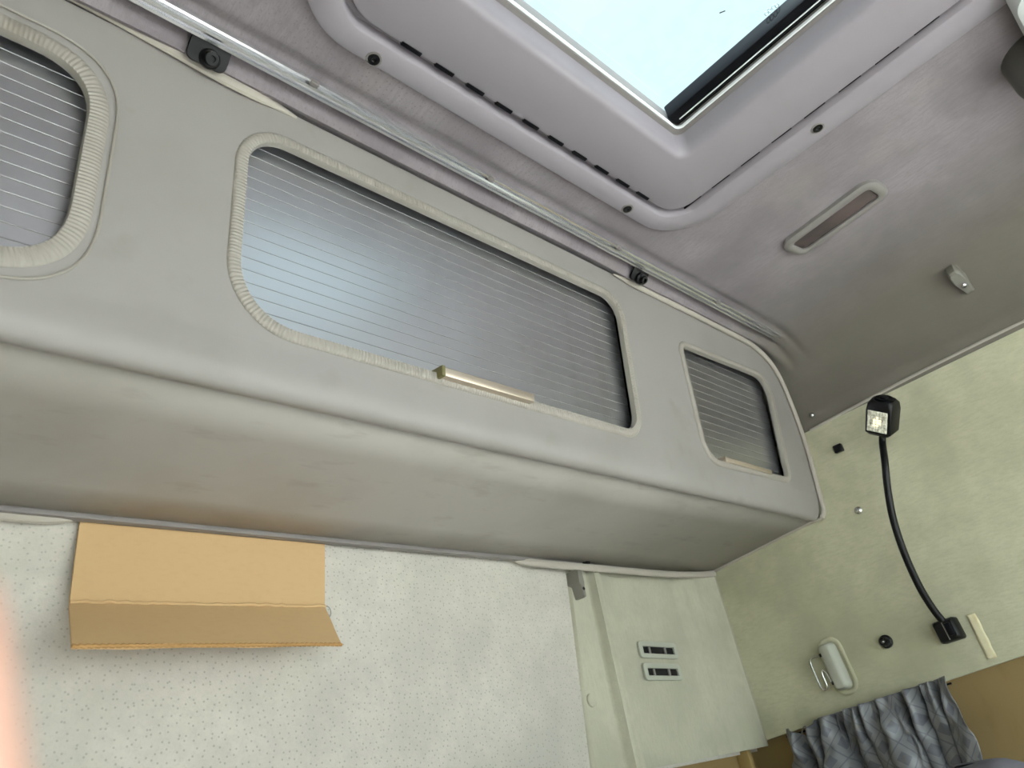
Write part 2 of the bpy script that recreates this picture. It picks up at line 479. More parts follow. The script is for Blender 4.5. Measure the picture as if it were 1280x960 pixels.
# right: upholstered panel behind the door, then the door opening
SY = list(np.linspace(-0.16, 1.003, 16))
wr = obj('wall_right', side(XR, XR + .02, '', None), M_SIDE); tag(wr, kind='structure')
low = [box(I, XR + .025, XR + .05, -0.16, YR + .02, ZF, 0.14)]
wlow = obj('wall_right_lower', low[0], M_TANP); tag(wlow, kind='structure')
wl = obj('wall_left', side(XL - .02, XL, '', None), M_SIDE); tag(wl, kind='structure')
wl2 = obj('wall_left_lower', box(I, XL - .05, XL - .025, -0.16, YR + .02, ZF, 0.14), M_TANP); tag(wl2, kind='structure')
# doors with windows (behind the camera)
for k, (x0, x1) in enumerate(((XR, XR + .03), (XL - .03, XL))):
    FrD = Fr(((x0 + x1) / 2, 0, 0), (0, 1, 0), (0, 0, 1), (1, 0, 0))
    v = plate(FrD, [(-1.55, ZF), (-0.16, ZF), (-0.16, SEAM), (-1.55, SEAM)], [rrect(-1.42, -0.24, -0.42, 0.36, 0.06)], 0.03, z=0.015)
    d_ = obj('door_%d' % (k + 1), v, M_PILLAR, smooth=30); tag(d_, kind='structure')
    w_ = obj('window_%d' % (k + 1), box(FrD, -1.43, -0.23, -0.43, 0.37, -0.003, 0.003), M_WGLASS); tag(w_, kind='structure')
FrF = Fr((0, YF, 0), (1, 0, 0), (0, 0, 1), (0, -1, 0))
wf = obj('wall_front', plate(FrF, [(XL, ZF), (XR, ZF), (XR, ZC + .01), (XL, ZC + .01)], [rrect(XL + .07, XR - .07, -0.5, 0.52, 0.08)], 0.03, z=0.03), M_PILLAR, smooth=30); tag(wf, kind='structure')
w3 = obj('window_3', box(FrF, XL + .05, XR - .05, -0.52, 0.54, 0.012, 0.018), M_WGLASS); tag(w3, kind='structure')

# seam welt between cove and side wall, corner welt, wall lower welt
def welt(name, pts, r, mat, step=0.02):
    o = obj(name, tube(smoothpath(pts, step, 2), r, 8), mat); tag(o, kind='structure'); return o
welt('trim_2', [onx((1013, 538), XR), onx((1140, 470), XR), onx((1280, 401), XR), (XR, -0.16, SEAM + .01)], 0.0035, M_PIPE)
welt('trim_3', [(XR - .001, 0.978, 0.43), (XR - .001, 0.978, 0.22), (XR - .001, 0.978, 0.02)], 0.004, M_PIPE)
# tan corner post under the rear panel
po = obj('trim_4', box(I, 1.648, 1.664, YR - .02, YR + .012, -0.9, 0.018, 0.003), plastic('tan_post', (158, 134, 86), 0.5, 0)); tag(po, kind='structure')

# unseen pale bunk added below the frame to bounce light upward
t = empty('bounce_bunk', 'unseen pale cloth-covered bunk mattress added along the rear wall to bounce light', 'bunk', (CX, .70, ZF))
m = Mat('mattress_cover', (214, 214, 208), 0.9, 0.1); m.stain(6, (202, 203, 192), 0.4, 0.7, 0.5); M_MATT = m.m
obj('mattress', box(Fr((CX, .71, -.60)), -1.02, 1.02, -.29, .29, -.06, .06, .03, 3), M_MATT, t)
obj('bunk_base', box(Fr((CX, .71, -.66)), -1.0, 1.0, -.27, .29, -.489, 0, .005), M_TANP, t)
# ------------------------------------------------------------------ overhead locker
LK = empty('overhead_locker', 'long grey vinyl overhead storage locker with three roll shutters', 'storage locker', (CX, 0.80, 0.42))
XLe = 2 * CX - XR
half = [(1.506, .841), (1.574, .829), (1.612, .812), (1.640, .785), (1.658, .752), (1.674, .707), (1.688, .659), (1.697, .60), (1.700, .53), (1.700, .495)]
def S_of_z(z): return (z - FP[2]) / FV[2]
outer = [(XLe, S_of_z(.495)), (XR, S_of_z(.495))]
right = [(x - .003, S_of_z(z)) for x, z in reversed(half)]
outer = [(2 * CX - x, s) for x, s in reversed(right)]
outer = right + outer
FF = Fr(FP, (1, 0, 0), FV, FN)
SB, ST = S_of_z(.516), S_of_z(.789)
def q(p): v = onface(p); return v[0], (v - FP) @ FV
OPEN = []                       # three openings: middle, right, left
MID = rrect(0.296, 1.026, S_of_z(.519), S_of_z(.785), [.075, .038, .045, .055], 10)
# right opening: its outer side leans with the roof
def poly_round(pts, rad, n=8):
    out = []; m_ = len(pts)
    for i in range(m_):
        p = np.array(pts[i]); a = np.array(pts[i - 1]); b = np.array(pts[(i + 1) % m_]); r = rad[i]
        u = (a - p) / np.linalg.norm(a - p); w = (b - p) / np.linalg.norm(b - p)
        s0 = p + u * r; s1 = p + w * r
        for k in range(n + 1):
            t = k / n; out.append(tuple((1 - t) ** 2 * s0 + 2 * t * (1 - t) * p + t * t * s1))
    return out
RQ = [q((884, 574)), q((986, 599)), q((958, 473)), q((850, 430))]
RGT = poly_round(RQ, [.05, .02, .06, .022])
LQ = [(2 * CX - x, s) for x, s in RQ]
LFT = poly_round([(-0.26, S_of_z(.515)), (0.127, S_of_z(.515)), (0.127, S_of_z(.765)), (-0.23, S_of_z(.765))], [.02, .075, .065, .06], 10)
fv = plate(FF, outer, [MID, RGT, LFT], 0.004, 0.0, z=0.0)
# rolled nose below the face, ending at the crease against the underside
NOSE = [(face(0, S_of_z(.495))[1:]), (.652, .475), (.6545, .458), (.660, .445), (.668, .4385), (.677, .4385), (.684, .443), (.688, .450)]
NOSE = [np.array(p, float) for p in NOSE]
npth = resample([p for p in smoothpath([np.array((0, *p)) for p in NOSE], 0.003, 2)], 0.003)
nx = list(np.linspace(XLe, XR - .035, 40)) + [XR - .035 + .035 * math.sin(t) for t in np.linspace(0.2, math.pi / 2, 8)]
def nose(x, p):
    k = 1.0
    if x > XR - .035:
        t = (x - (XR - .035)) / .035; k = math.sqrt(max(0, 1 - t * t))
    c = np.array((0.70, 0.495))
    y = p[1]; z = .495 + (p[2] - .495) * (0.75 + 0.25 * k)
    y = y + (1 - k) * max(0, .495 - p[2]) * 0.35
    return (x, y, z)
nv = grid(nose, nx, npth)
obj('front_panel', join(fv, nv), M_FACE, LK, smooth=40)
# underside
uv_ = grid(lambda x, t: (x, .686 + (1.008 - .686) * t, .449 + (.4225 - .449) * t), [XLe, CX, XR - .004], np.linspace(0, 1, 5))
und = obj('underside', uv_, M_UNDER, LK); und.modifiers.new('s', 'SOLIDIFY').thickness = 0.004
# rear lip and gaps
obj('rear_lip', box(I, XLe, 1.62, 0.996, 1.010, .4125, .4225, .002), M_LIP, LK)
# inside shell so that the openings look dark
obj('inner_shell', box(I, XLe + .01, XR - .02, 0.70, 1.01, .455, .86), M_DARK, LK)
# piping along the roof edge and down the wall
pp = [face(1.02, S_of_z(.838), .004)] + [face(x - .005, S_of_z(z) - .002, .004) for x, z in half] + [np.array((1.699, .652, .455)), np.array((1.694, .662, .444))]
ppp = smoothpath(pp, .008, 2)
obj('piping', sweep(ppp, [(.007 * math.cos(a), .005 * math.sin(a)) for a in np.linspace(0, 2 * math.pi, 10, endpoint=False)], FN, scale=[min(1, .2 + i / 8) for i in range(len(ppp))]), M_PIPE, LK)
obj('piping', tube(smoothpath([(1.695, .662, .444), (1.694, .70, .443), (1.695, .85, .431), (1.695, 1.0, .417)], .02, 1), .004, 8), M_PIPE, LK)
pl_ = [face(-0.2, S_of_z(.852), .002), face(.10, S_of_z(.852), .002), face(.17, S_of_z(.846), .004), face(.235, S_of_z(.838), .006), face(.28, S_of_z(.837), .005), face(.32, S_of_z(.840), .003), face(.36, S_of_z(.8385), .0)]
plp = smoothpath(pl_, .008, 2)
obj('piping', sweep(plp, [(.0095 * math.cos(a), .005 * math.sin(a)) for a in np.linspace(0, 2 * math.pi, 10, endpoint=False)], FN, scale=[min(1, .25 + (len(plp) - 1 - i) / 9) for i in range(len(plp))]), M_PIPE, LK)

def edge_trim(outline, width, ribs, proud, bead=False):
    path = resample([FF(x, y, 0) for x, y in outline], 0.00075 if ribs else 0.004, True)
    # profile: sideways a (tangent x normal points outward for ccw), b = out of face
    w = width
    prof = [(-.002, -.008), (-.0035, -.002), (-.002, proud * .8), (w * .18, proud), (w * .5, proud * 1.05), (w * .82, proud * .8), (w, proud * .2), (w, -.001), (0.0, -.003)]
    sc = None
    v, f = sweep(path, prof, FN, True)
    if ribs:
        m_ = len(prof); v = list(v)
        for i in range(len(path)):
            d_ = 0.0010 * (0.5 + 0.5 * math.sin(i * math.pi / 3))
            for k in (2, 3, 4, 5): v[i * m_ + k] = v[i * m_ + k] - FN * d_
    return v, f
SLAT_P = 0.0168
def shutter(outline, label_handle, hx=None, off=0.0, ribs=True, tw=.013, rec=.022):
    x0 = min(p[0] for p in outline) - .012; x1 = max(p[0] for p in outline) + .012
    s0 = min(p[1] for p in outline) - .004; s1 = max(p[1] for p in outline) + .016
    x1 = min(x1, XR - .02)
    back = obj('roll_shutter', box(FF, x0, x1, s0, s1, -rec - .006, -rec - .0007), M_BACK, LK)
    obj('edge_trim', edge_trim(outline, tw, ribs, .0045), M_TRIM, LK, smooth=50)
    n = int(math.ceil((s1 - s0) / SLAT_P)); me0 = None
    for k in range(n):
        a = s0 + k * SLAT_P
        if me0 is None:
            sl = obj('slat', box(FF, x0, x1, a, a + SLAT_P - .0012, -rec - .003, -rec, .00012, 1), M_SLAT, back, smooth=30)
            me0 = sl
        else:
            sl = me0.copy(); COL.objects.link(sl); sl.parent = back
            d_ = FV * (k * SLAT_P); sl.location = Vector(d_)
    if hx:
        h0, h1, hs, k_ = hx
        obj('handle', box(FF, h0, h1, hs - .002, hs - .002 + .0135 * k_, -rec, -rec + .037 * k_, .002), M_HANDLE, back)
        obj('handle_cap', box(FF, h0 - .006 * k_, h0 + .0005, hs - .0035, hs - .0035 + .0165 * k_, -rec, -rec + .0385 * k_, .002), M_BRASS if k_ == 1 else M_HANDLE, back)
        obj('handle_foot', box(FF, h0 - .002, h1 + .002, hs - .012, hs - .002, -rec, -rec + .004, .001), M_HANDLE, back)
    return back
hm = [q((548, 474)), q((660, 504))]
shutter(MID, '', (hm[0][0], hm[1][0], (hm[0][1] + hm[1][1]) / 2, 1), ribs=True)
hr = [q((905, 577)), q((962, 592))]
shutter(RGT, '', (hr[0][0], hr[1][0], (hr[0][1] + hr[1][1]) / 2 - .001, .78), ribs=False, tw=.010)
shutter(LFT, '', None, ribs=True, tw=.0175)

# bead line around the left opening
bead = [FF(x, y, .0015) for x, y in poly_round([(-0.29, S_of_z(.488)), (0.152, S_of_z(.488)), (0.152, S_of_z(.792)), (-0.26, S_of_z(.792))], [.02, .095, .085, .06], 10)]
obj('bead', tube(resample(bead, .006, True), .0016, 6, True), M_TRIM, LK)

# ------------------------------------------------------------------ locker mounting bolts
for k, p in enumerate(((260, 70), (799, 346))):
    c = onface(p, 0.0) ; c = c * (.835 / c[2]) if k == 0 else c * (.836 / c[2])
    c = c + np.array((0, -.001, .001))
    s = 1.0 if k == 0 else 0.95
    t = empty('mounting_bolt', ['black bolt on a rounded black plate where the thick locker piping tapers out', 'smaller black bolt above the gap between the wide shutter and the short one'][k], 'bolt', c)
    fr_b = Fr(c, (1, 0, 0), (0, -.75, .66), (0, -.66, -.75))
    obj('mounting_plate', plate(fr_b, rrect(-.024 * s, .024 * s, -.014 * s, .020 * s, .009 * s), (), .004, .001, z=.001), M_BLACK, t)
    obj('bolt_head', lathe(Fr(fr_b(.002, -.004, 0), fr_b.x, fr_b.y, fr_b.z), [(.012 * s, 0), (.012 * s, .006), (.0095 * s, .008), (.009 * s, .014), (.0075 * s, .016), (.004 * s, .0162), (.0038 * s, .012)], 20), M_BLACK, t)

# ------------------------------------------------------------------ ceiling rail
yr = .5535; zr = .8455
t = empty('curtain_rail', 'ridged bright aluminium rail fixed along the ceiling beside the locker', 'rail', (CX, yr, zr))
prof = []
for i, (a, h) in enumerate([(-.011, .004), (-.011, -.003), (-.0085, -.004), (-.0078, .0025), (-.0045, .0025), (-.004, -.0045), (-.001, -.0052), (.002, -.0045), (.0025, .0025), (.0055, .0025), (.006, -.004), (.0095, -.0045), (.0105, -.003), (.0105, .004)]):
    prof.append((a, h))
xe = 1.628
obj('rail_profile', ([(x, yr + a, zr + h) for x in (2 * CX - xe, xe) for a, h in prof],
    [(i, (i + 1) % 14, 14 + (i + 1) % 14, 14 + i) for i in range(14)] + [tuple(range(14)), tuple(range(14, 28))]), M_ALU, t, smooth=20)
for p in ((397, 97), (618, 217), (778, 305), (898, 375)):
    x = onz(p, zr)[0]
    obj('rail_clip', box(Fr((x, yr - .009, zr - .003)), -.006, .006, -.003, .004, -.003, .004, .001), M_LIP, t)
obj('rail_end_cap', box(Fr((xe, yr, zr - .002)), -.014, .010, -.010, .010, -.004, .006, .003), M_BEZEL, t)
obj('end_screw', lathe(Fr((xe - .022, yr, zr - .003), (1, 0, 0), (0, -1, 0), (0, 0, -1)), [(.005, 0), (.005, .002), (.003, .0035)], 12), M_STEEL, t)

# ------------------------------------------------------------------ roof hatch
t = empty('roof_hatch', 'grey framed glass roof hatch with a black seal in the ceiling', 'hatch', (CX, .06, .835))
HF = Fr((CX, 0, 0))
def ring(fr, sections):
    """sections: list of outlines [(x,y,z)] with the same count"""
    m_ = len(sections[0]); V = [fr(*p) for s_ in sections for p in s_]; F = []
    for k in range(len(sections) - 1):
        for i in range(m_):
            j = (i + 1) % m_; F.append((k * m_ + i, k * m_ + j, (k + 1) * m_ + j, (k + 1) * m_ + i))
    return V, F
def rr(hx, y0, y1, r, z, n=10): return [(x, y, z) for x, y in rrect(-hx, hx, y0, y1, r, n)]
YB = -0.36
sec = [rr(.400, YB, .478, .10, .852), rr(.400, YB, .478, .10, .840), rr(.397, YB + .003, .475, .098, .838),
       rr(.352, YB + .048, .447, .055, .838), rr(.350, YB + .050, .445, .053, .840), rr(.348, YB + .052, .443, .051, .857), rr(.340, YB + .060, .435, .044, .857), rr(.3385, YB + .0615, .4335, .043, .8445), rr(.3365, YB + .0635, .4315, .042, .843),
       rr(.245, YB + .155, .350, .022, .843), rr(.240, YB + .160, .345, .020, .844), rr(.2355, YB + .1645, .3405, .018, .848), rr(.2325, YB + .1675, .3375, .016, .857), rr(.2285, YB + .1715, .3335, .015, .880)]
hf = obj('hatch_frame', ring(HF, sec), M_HATCH, t, smooth=50)
rim = [rr(.2287, YB + .171, .3337, .0150, .879), rr(.222, YB + .178, .327, .013, .880), rr(.2205, YB + .180, .3255, .012, .8835), rr(.2205, YB + .180, .3255, .012, .915)]
obj('inner_rim', ring(HF, rim), M_LIP, t, smooth=50)
obj('white_lip', ring(HF, [rr(.2204, YB + .180, .3254, .012, .881), rr(.2180, YB + .1825, .323, .010, .8815), rr(.2180, YB + .1825, .323, .010, .8855)]), M_WHITE, t)
# black rubber seals on both long sides with bright beads
for s in (1, -1):
    sl = obj('seal', box(HF, min(s * .190, s * .2185), max(s * .190, s * .2185), YB + .184, .3225, .889, .915, .003), M_RUBBER, t)
    obj('seal_bead', tube([np.array((CX + s * .2085, YB + .19, .8885)), np.array((CX + s * .2085, .0, .8885)), np.array((CX + s * .2085, .312, .8885))], .0011, 6), M_WHITE, sl)
    obj('seal_lip', tube([np.array((CX + s * .2125, YB + .19, .889)), np.array((CX + s * .2125, .0, .889)), np.array((CX + s * .2125, .318, .889))], .0016, 6), M_BLACK, sl)
gp = obj('pane', box(HF, -.222, .222, YB + .178, .328, .915, .920), M_GLASS, t)
obj('pane_mark', box(Fr(onz((903, 15), .914), (.5, -.86, 0), (.86, .5, 0)), -.004, .004, -.0008, .0008, 0, .0006), M_BLACK, gp)
m = Mat('faint_stamp', (176, 200, 206), 0.6); M_STAMP = m.m
for p in ((958, 17), (962, 13), (967, 9), (971, 7)):
    obj('pane_stamp', tube(resample([onz(p, .914) + np.array((.0035 * math.cos(a), .0025 * math.sin(a), 0)) for a in np.linspace(0, 2 * math.pi, 12, endpoint=False)], .0015, True), .0005, 5, True), M_STAMP, gp)
# slots along the rear and right of the inner panel
x0 = onz((509, 65), .846)[0]; x1 = onz((800, 245), .846)[0]
for k in range(10):
    x = x0 + (x1 - x0) * k / 9
    obj('vent_slot', box(Fr((x, .4325, .8440)), -.015, .015, -.0026, .0026, -.0025, .002), M_RUBBER, t)
ya = onz((870, 255), .846)[1]; yb = onz((1160, 35), .846)[1]
for k in range(8):
    y = ya + (yb - ya) * k / 7
    obj('vent_slot', box(Fr((CX + .338, y, .8440)), -.0008, .0010, -.018, .018, -.0012, .002), M_RUBBER, t)
# screws sunk into the frame
sp_ = [onz((467, 74), .838), onz((784, 261), .838), onz((1022, 160), .838)]
sp_ += [np.array((2 * CX - sp_[2][0], sp_[2][1], .838))]
for c in sp_:
    f_ = Fr(c, (1, 0, 0), (0, -1, 0), (0, 0, -1))
    s_ = obj('screw_socket', lathe(f_, [(.0105, -.001), (.0105, .0012), (.0085, .0014), (.0078, -.006)], 20), M_LIP, t)
    obj('screw', lathe(f_, [(.0078, -.001), (.0078, .0016), (.006, .0020), (.003, .0018), (.0022, .0008)], 16), M_BLACK, s_)

# ------------------------------------------------------------------ ceiling courtesy lamp
A = [onz(p, .842) for p in ((972, 303), (1002, 325), (1117, 238), (1088, 222))]
c = sum(A) / 4
ly = (A[2] + A[3] - A[0] - A[1]); ly[2] = 0; LL = np.linalg.norm(ly) / 2; ly /= np.linalg.norm(ly); lx = np.array((-ly[1], ly[0], 0)) * -1
wd = .078
t = empty('ceiling_lamp', 'long grey courtesy lamp with dark lens in the ceiling', 'lamp', c)
f_ = Fr(c, ly, lx, np.cross(ly, lx))
if f_.z[2] > 0: f_ = Fr(c, ly, -lx, np.cross(ly, -lx))
h = LL / 2; wv = wd / 2
def rl(a, b, r, z): return [(x, y, z) for x, y in rrect(-a, a, -b, b, r, 8)]
obj('bezel', ring(f_, [rl(h, wv, .028, -.006), rl(h, wv, .028, .003), rl(h - .004, wv - .004, .025, .006), rl(h - .016, wv - .015, .012, .0065), rl(h - .018, wv - .017, .010, .005), rl(h - .018, wv - .017, .010, -.002)]), M_BEZEL, t, smooth=45)
obj('lens', loft(f_, [([p[:2] for p in rl(h - .0185, wv - .0175, .0095, 0)], -.003), ([p[:2] for p in rl(h - .0185, wv - .0175, .0095, 0)], .002), ([p[:2] for p in rl(h - .022, wv - .021, .007, 0)], .004)]), M_LENS, t)

# ------------------------------------------------------------------ hook on the cove
def cove_pt(t_, y): o, d = cove(t_); return np.array((XR - o, y, ZC - d))
c = cove_pt(.42, .185); c2 = cove_pt(.50, .185); tg = cove_pt(.55, .185) - cove_pt(.3, .185); tg /= np.linalg.norm(tg)
nn = np.cross((0, 1, 0), tg); nn = nn if nn[0] < 0 else -nn
c = onx((1200, 350), 1.655)
t = empty('headliner_hook', 'tapered grey plastic hook with silver screw on the roof cove', 'hook', c)
ax = np.array((tg[0], -.10, tg[2])); ax /= np.linalg.norm(ax); s_ = np.cross(nn, ax)
f_ = Fr(c, ax, s_, nn)
def hook_out(k): return [(-.034 * k, -.007 * k), (-.026 * k, -.012 * k), (0, -.014 * k), (.020 * k, -.010 * k), (.036 * k, -.008 * k), (.036 * k, .008 * k), (.020 * k, .010 * k), (0, .014 * k), (-.026 * k, .012 * k), (-.034 * k, .007 * k)]
obj('hook_body', loft(f_, [(hook_out(1), -.014), (hook_out(1), .002), (hook_out(.9), .010), (hook_out(.75), .013)]), M_HOOK, t, smooth=30)
obj('hook_dish', lathe(Fr(f_(.006, 0, .0125), f_.x, f_.y, f_.z), [(.0085, 0), (.0085, .0012), (.006, .0014)], 16), M_LIP, t)
obj('screw', lathe(Fr(f_(.008, 0, .0135), f_.x, f_.y, f_.z), [(.0055, 0), (.0055, .0015), (.003, .003)], 14), M_STEEL, t)

# hook at the top of the corner panel
c = ony((723, 733), 1.0)
t = empty('wall_hook', 'pointed grey plastic hook hanging below the locker on the rear wall', 'hook', c)
f_ = Fr(c, (1, 0, 0), (0, 0, 1), (0, -1, 0))
k_ = [(a * .72, b * .85 + .004) for a, b in [(-.009, .034), (.010, .034), (.013, .004), (.008, -.010), (.006, -.034), (-.004, -.034), (-.009, -.006), (-.014, .002)]]
obj('hook_body', loft(f_, [(k_, -.02), (k_, .004), ([(a * .8, b * .95) for a, b in k_], .012)]), M_HOOK, t, smooth=30)
obj('hook_hole', lathe(Fr(f_(.001, -.008, .0115), f_.x, f_.y, f_.z), [(.0035, 0), (.0035, .0012), (.002, .0012)], 12), M_BLACK, t)
# black clip under the locker lip
o = obj('retaining_clip', join(box(Fr(ony((731, 703), .998)), -.011, .011, -.006, .012, -.004, .007, .0015), box(Fr(ony((731, 703), .998)), -.006, .006, -.010, -.004, -.003, .004, .001)), M_BLACK)
tag(o, 'small black clip pushed under the rear lip of the locker', 'clip')

# ------------------------------------------------------------------ vents of the corner panel
for p0, p1, lb in (((798, 803), (845, 823), 'upper of two slotted grey vents in the corner panel'), ((804, 830), (850, 850), 'lower of two slotted grey vents in the corner panel')):
    a = ony((p0[0], (p0[1] + p1[1]) / 2 - 1), YR - .006); b = ony((p1[0], (p0[1] + p1[1]) / 2 + 1), YR - .006); c = (a + b) / 2
    t = empty('air_vent', lb, 'vent', c, 'vents in the corner panel')
    f_ = Fr(c, (1, 0, -.04), (0.04, 0, 1), (0, -1, 0)); hw = np.linalg.norm(b - a) / 2; hh = .0175
    obj('vent_frame', plate(f_, rrect(-hw, hw, -hh, hh, .008), [rrect(-hw + .013, hw - .010, -.008, .007, .001, 2)], .006, .0012, z=.004), M_VENT, t)
    obj('vent_backing', box(f_, -hw + .01, hw - .008, -.010, .009, -.003, -.001), M_DARK, t)
    for k in range(2):
        u = -hw + .013 + (2 * hw - .023) * (k * 1.25 + .55) / 2.5
        obj('slat', box(f_, u - .0035, u + .0035, -.008, .007, -.001, .002, .0008), M_BEZEL, t)
# flush plug
o = obj('blanking_plug', lathe(Fr(ony((740, 875), YR - .010), (1, 0, 0), (0, 0, 1), (0, -1, 0)), [(.0125, -.004), (.0125, .001), (.011, .002), (.004, .0022)], 20), M_PANEL)
tag(o, 'flush round grey plug in the corner panel beside the rib', 'plug')
# moulded lip of the rear headliner under the locker
tl = obj('trim_5', sweep(smoothpath([(1.030, 1.012, .425), (1.045, 1.002, .4115), (1.10, .996, .4085), (1.25, .986, .4055), (1.5, .984, .4055), (1.64, .978, .410), (1.695, .972, .415)], .01, 2), [(.008 * math.cos(a), .006 * math.sin(a)) for a in np.linspace(0, 2 * math.pi, 10, endpoint=False)], (0, -1, 0)), M_PIPE); tag(tl, kind='structure')
lp = [ony((-70, 640), 1.008), ony((0, 643), 1.008), ony((45, 648), 1.008), ony((80, 648), 1.008), ony((100, 642), 1.010)]
tl = obj('trim_6', sweep(smoothpath(lp, .01, 2), [(.0075 * math.cos(a), .006 * math.sin(a)) for a in np.linspace(0, 2 * math.pi, 10, endpoint=False)], (0, -1, 0)), M_PIPE); tag(tl, kind='structure')

# ------------------------------------------------------------------ folded cardboard
cy = 1.012
TL, TR, BR, BL = ony((101, 645), cy), ony((406, 670), cy), ony((406, 758), .998), ony((87, 752), .998)
FBL, FBR = ony((90, 807), .905), ony((427, 805), .935)
c = (BL + BR) / 2
t = empty('cardboard_sheet', 'folded piece of brown corrugated cardboard tucked behind the locker', 'cardboard', c)
def slab(P, th, jit=0.0, n=24):
    P = [np.array(p, float) for p in P]
    nrm = np.cross(P[1] - P[0], P[3] - P[0]); nrm /= np.linalg.norm(nrm)
    if nrm[1] > 0: nrm = -nrm
    V = []; F = []
    us = np.linspace(0, 1, n); vs = np.linspace(0, 1, 6)
    for s_ in (0, -th):
        for u in us:
            for v in vs:
                p = (P[0] * (1 - u) + P[1] * u) * (1 - v) + (P[3] * (1 - u) + P[2] * u) * v
                w = jit * noise.noise(Vector((u * 3, v * 2, 7.1)))
                V.append(p + nrm * (s_ + w) + np.array((0, 0, jit * .6 * noise.noise(Vector((u * 9, 3.3, v)))))) 
    m_ = 6; N0 = n * m_
    for i in range(n - 1):
        for j in range(m_ - 1):
            a = i * m_ + j; F.append((a, a + 1, a + m_ + 1, a + m_)); F.append((N0 + a, N0 + a + m_, N0 + a + m_ + 1, N0 + a + 1))
    for i in range(n - 1):
        for a in (i * m_, i * m_ + m_ - 1): F.append((a, a + m_, N0 + a + m_, N0 + a))
    for j in range(m_ - 1):
        for a in (j, (n - 1) * m_ + j): F.append((a, a + 1, N0 + a + 1, N0 + a))
    return V, F
obj('sheet', slab([BL, BR, TR, TL], .004, .0015), M_CARD, t)
fl_ = obj('flap', slab([FBL, FBR, BR, BL], .004, .002), M_CARD, t)
# crushed fold line and fluted edge
fp = resample([BL + (0, -.001, 0), (BL + BR) / 2 + (0, -.002, -.001), BR + (0, -.001, 0)], .006)
random.seed(4)
fp = [p + np.array((0, random.uniform(-.0006, .0006), random.uniform(-.0012, .0012))) for p in fp]
obj('fold', tube(fp, .0026, 7), M_CARD, t)
ep = resample([FBL, FBR], .0025)
ev = [p + np.array((0, -.0005 * (i % 2), -.0006 * (i % 3))) for i, p in enumerate(ep)]
obj('fluted_edge', tube(ev, .0023, 6), M_CARDE, t)
# thin wire loop beside the cardboard
wp = [ony((405, 760), 1.015)] + [ony(p, 1.008) for p in ((409, 757), (413, 761), (414, 768), (412, 771))]
o = obj('wire', tube(smoothpath(wp, .003, 2), .0006, 6), M_LIP); tag(o, 'thin curled wire poking out beside the cardboard', 'wire')

# ------------------------------------------------------------------ gooseneck reading lamp
bc = onx((1186, 788), XR - .012)
t = empty('reading_lamp', 'black gooseneck reading lamp on the side wall', 'lamp', bc)
up = np.array((0, .06, .998))
fb = Fr(bc, np.cross(up, (-1, 0, 0)), up, (-1, 0, 0))
bs = obj('base', loft(fb, [(rrect(-.022, .022, -.021, .021, .005, 4), -.012), (rrect(-.022, .022, -.021, .021, .005, 4), .008), (rrect(-.019, .019, -.018, .018, .005, 4), .016), (rrect(-.012, .016, -.015, .015, .004, 4), .019)]), M_BLACK, t, smooth=30)
obj('switch', box(fb, .002, .014, -.012, .012, .015, .022, .002), M_RUBBER, bs)
obj('base_line', box(fb, -.0012, .0004, -.018, .018, .0175, .0195), M_BEZEL, bs)
hc = onx((1103, 517), 1.594)
tc = -hc / np.linalg.norm(hc)                    # the head is turned towards the middle of the cab
cu_ = -R[:, 1] + .06 * R[:, 0]; cu_ = cu_ - tc * (cu_ @ tc); cu_ /= np.linalg.norm(cu_)
hy = cu_ * .93 + tc * .37; hy /= np.linalg.norm(hy)
hz = tc - hy * (tc @ hy); hz /= np.linalg.norm(hz)
hx_ = np.cross(hy, hz); hz = hz * math.cos(.38) - hx_ * math.sin(.38)
fh = Fr(hc, np.cross(hy, hz), hy, hz)
npx = [((1178, 776), 1.672), ((1165, 760), 1.660), ((1148, 732), 1.640), ((1130, 692), 1.620), ((1116, 650), 1.608), ((1109, 610), 1.602), ((1106, 575), 1.600)]
path = smoothpath([onx(p, x) for p, x in npx] + [fh(.003, -.065, 0), fh(.003, -.040, 0)], .0022, 3)
sc = [1 + .07 * (i % 2) for i in range(len(path))]
obj('neck', tube(path, .0070, 10, scale=sc), M_BLACK, t, smooth=60)
hd = obj('lamp_head', loft(Fr(fh(0, -.045, 0), fh.x, -fh.z, fh.y), [(rrect(-.020, .020, -.016, .018, .003, 3), 0), (rrect(-.026, .026, -.021, .026, .004, 3), .006), (rrect(-.027, .027, -.022, .027, .005, 3), .055), (rrect(-.026, .026, -.021, .026, .010, 3), .070), (rrect(-.022, .022, -.017, .022, .014, 3), .077)]), M_BLACK, t, smooth=35)
obj('top_ring', lathe(Fr(fh(0, .032, -.002), fh.x, -fh.z, fh.y), [(.019, -.004), (.019, .002), (.016, .004), (.013, .003), (.009, .0025), (.008, .006), (.004, .0065)], 24), M_RUBBER, hd)
m = Mat('lamp_prism_lens', (225, 222, 205), 0.18, 0.6); m.stain(120, (150, 146, 130), 0.45, 0.6, 0.7); M_PRISM = m.m
m = Mat('lamp_bulb', (255, 240, 170), 0.4); m.b.inputs['Emission Color'].default_value = (1, .9, .55, 1); m.b.inputs['Emission Strength'].default_value = 0.5; M_BULB = m.m
f2 = Fr(fh(-.001, -.010, .0215), fh.x, fh.y, fh.z)
ln = obj('lens', box(f2, -.0205, .0205, -.025, .022, -.003, .0008, .001), M_PRISM, t)
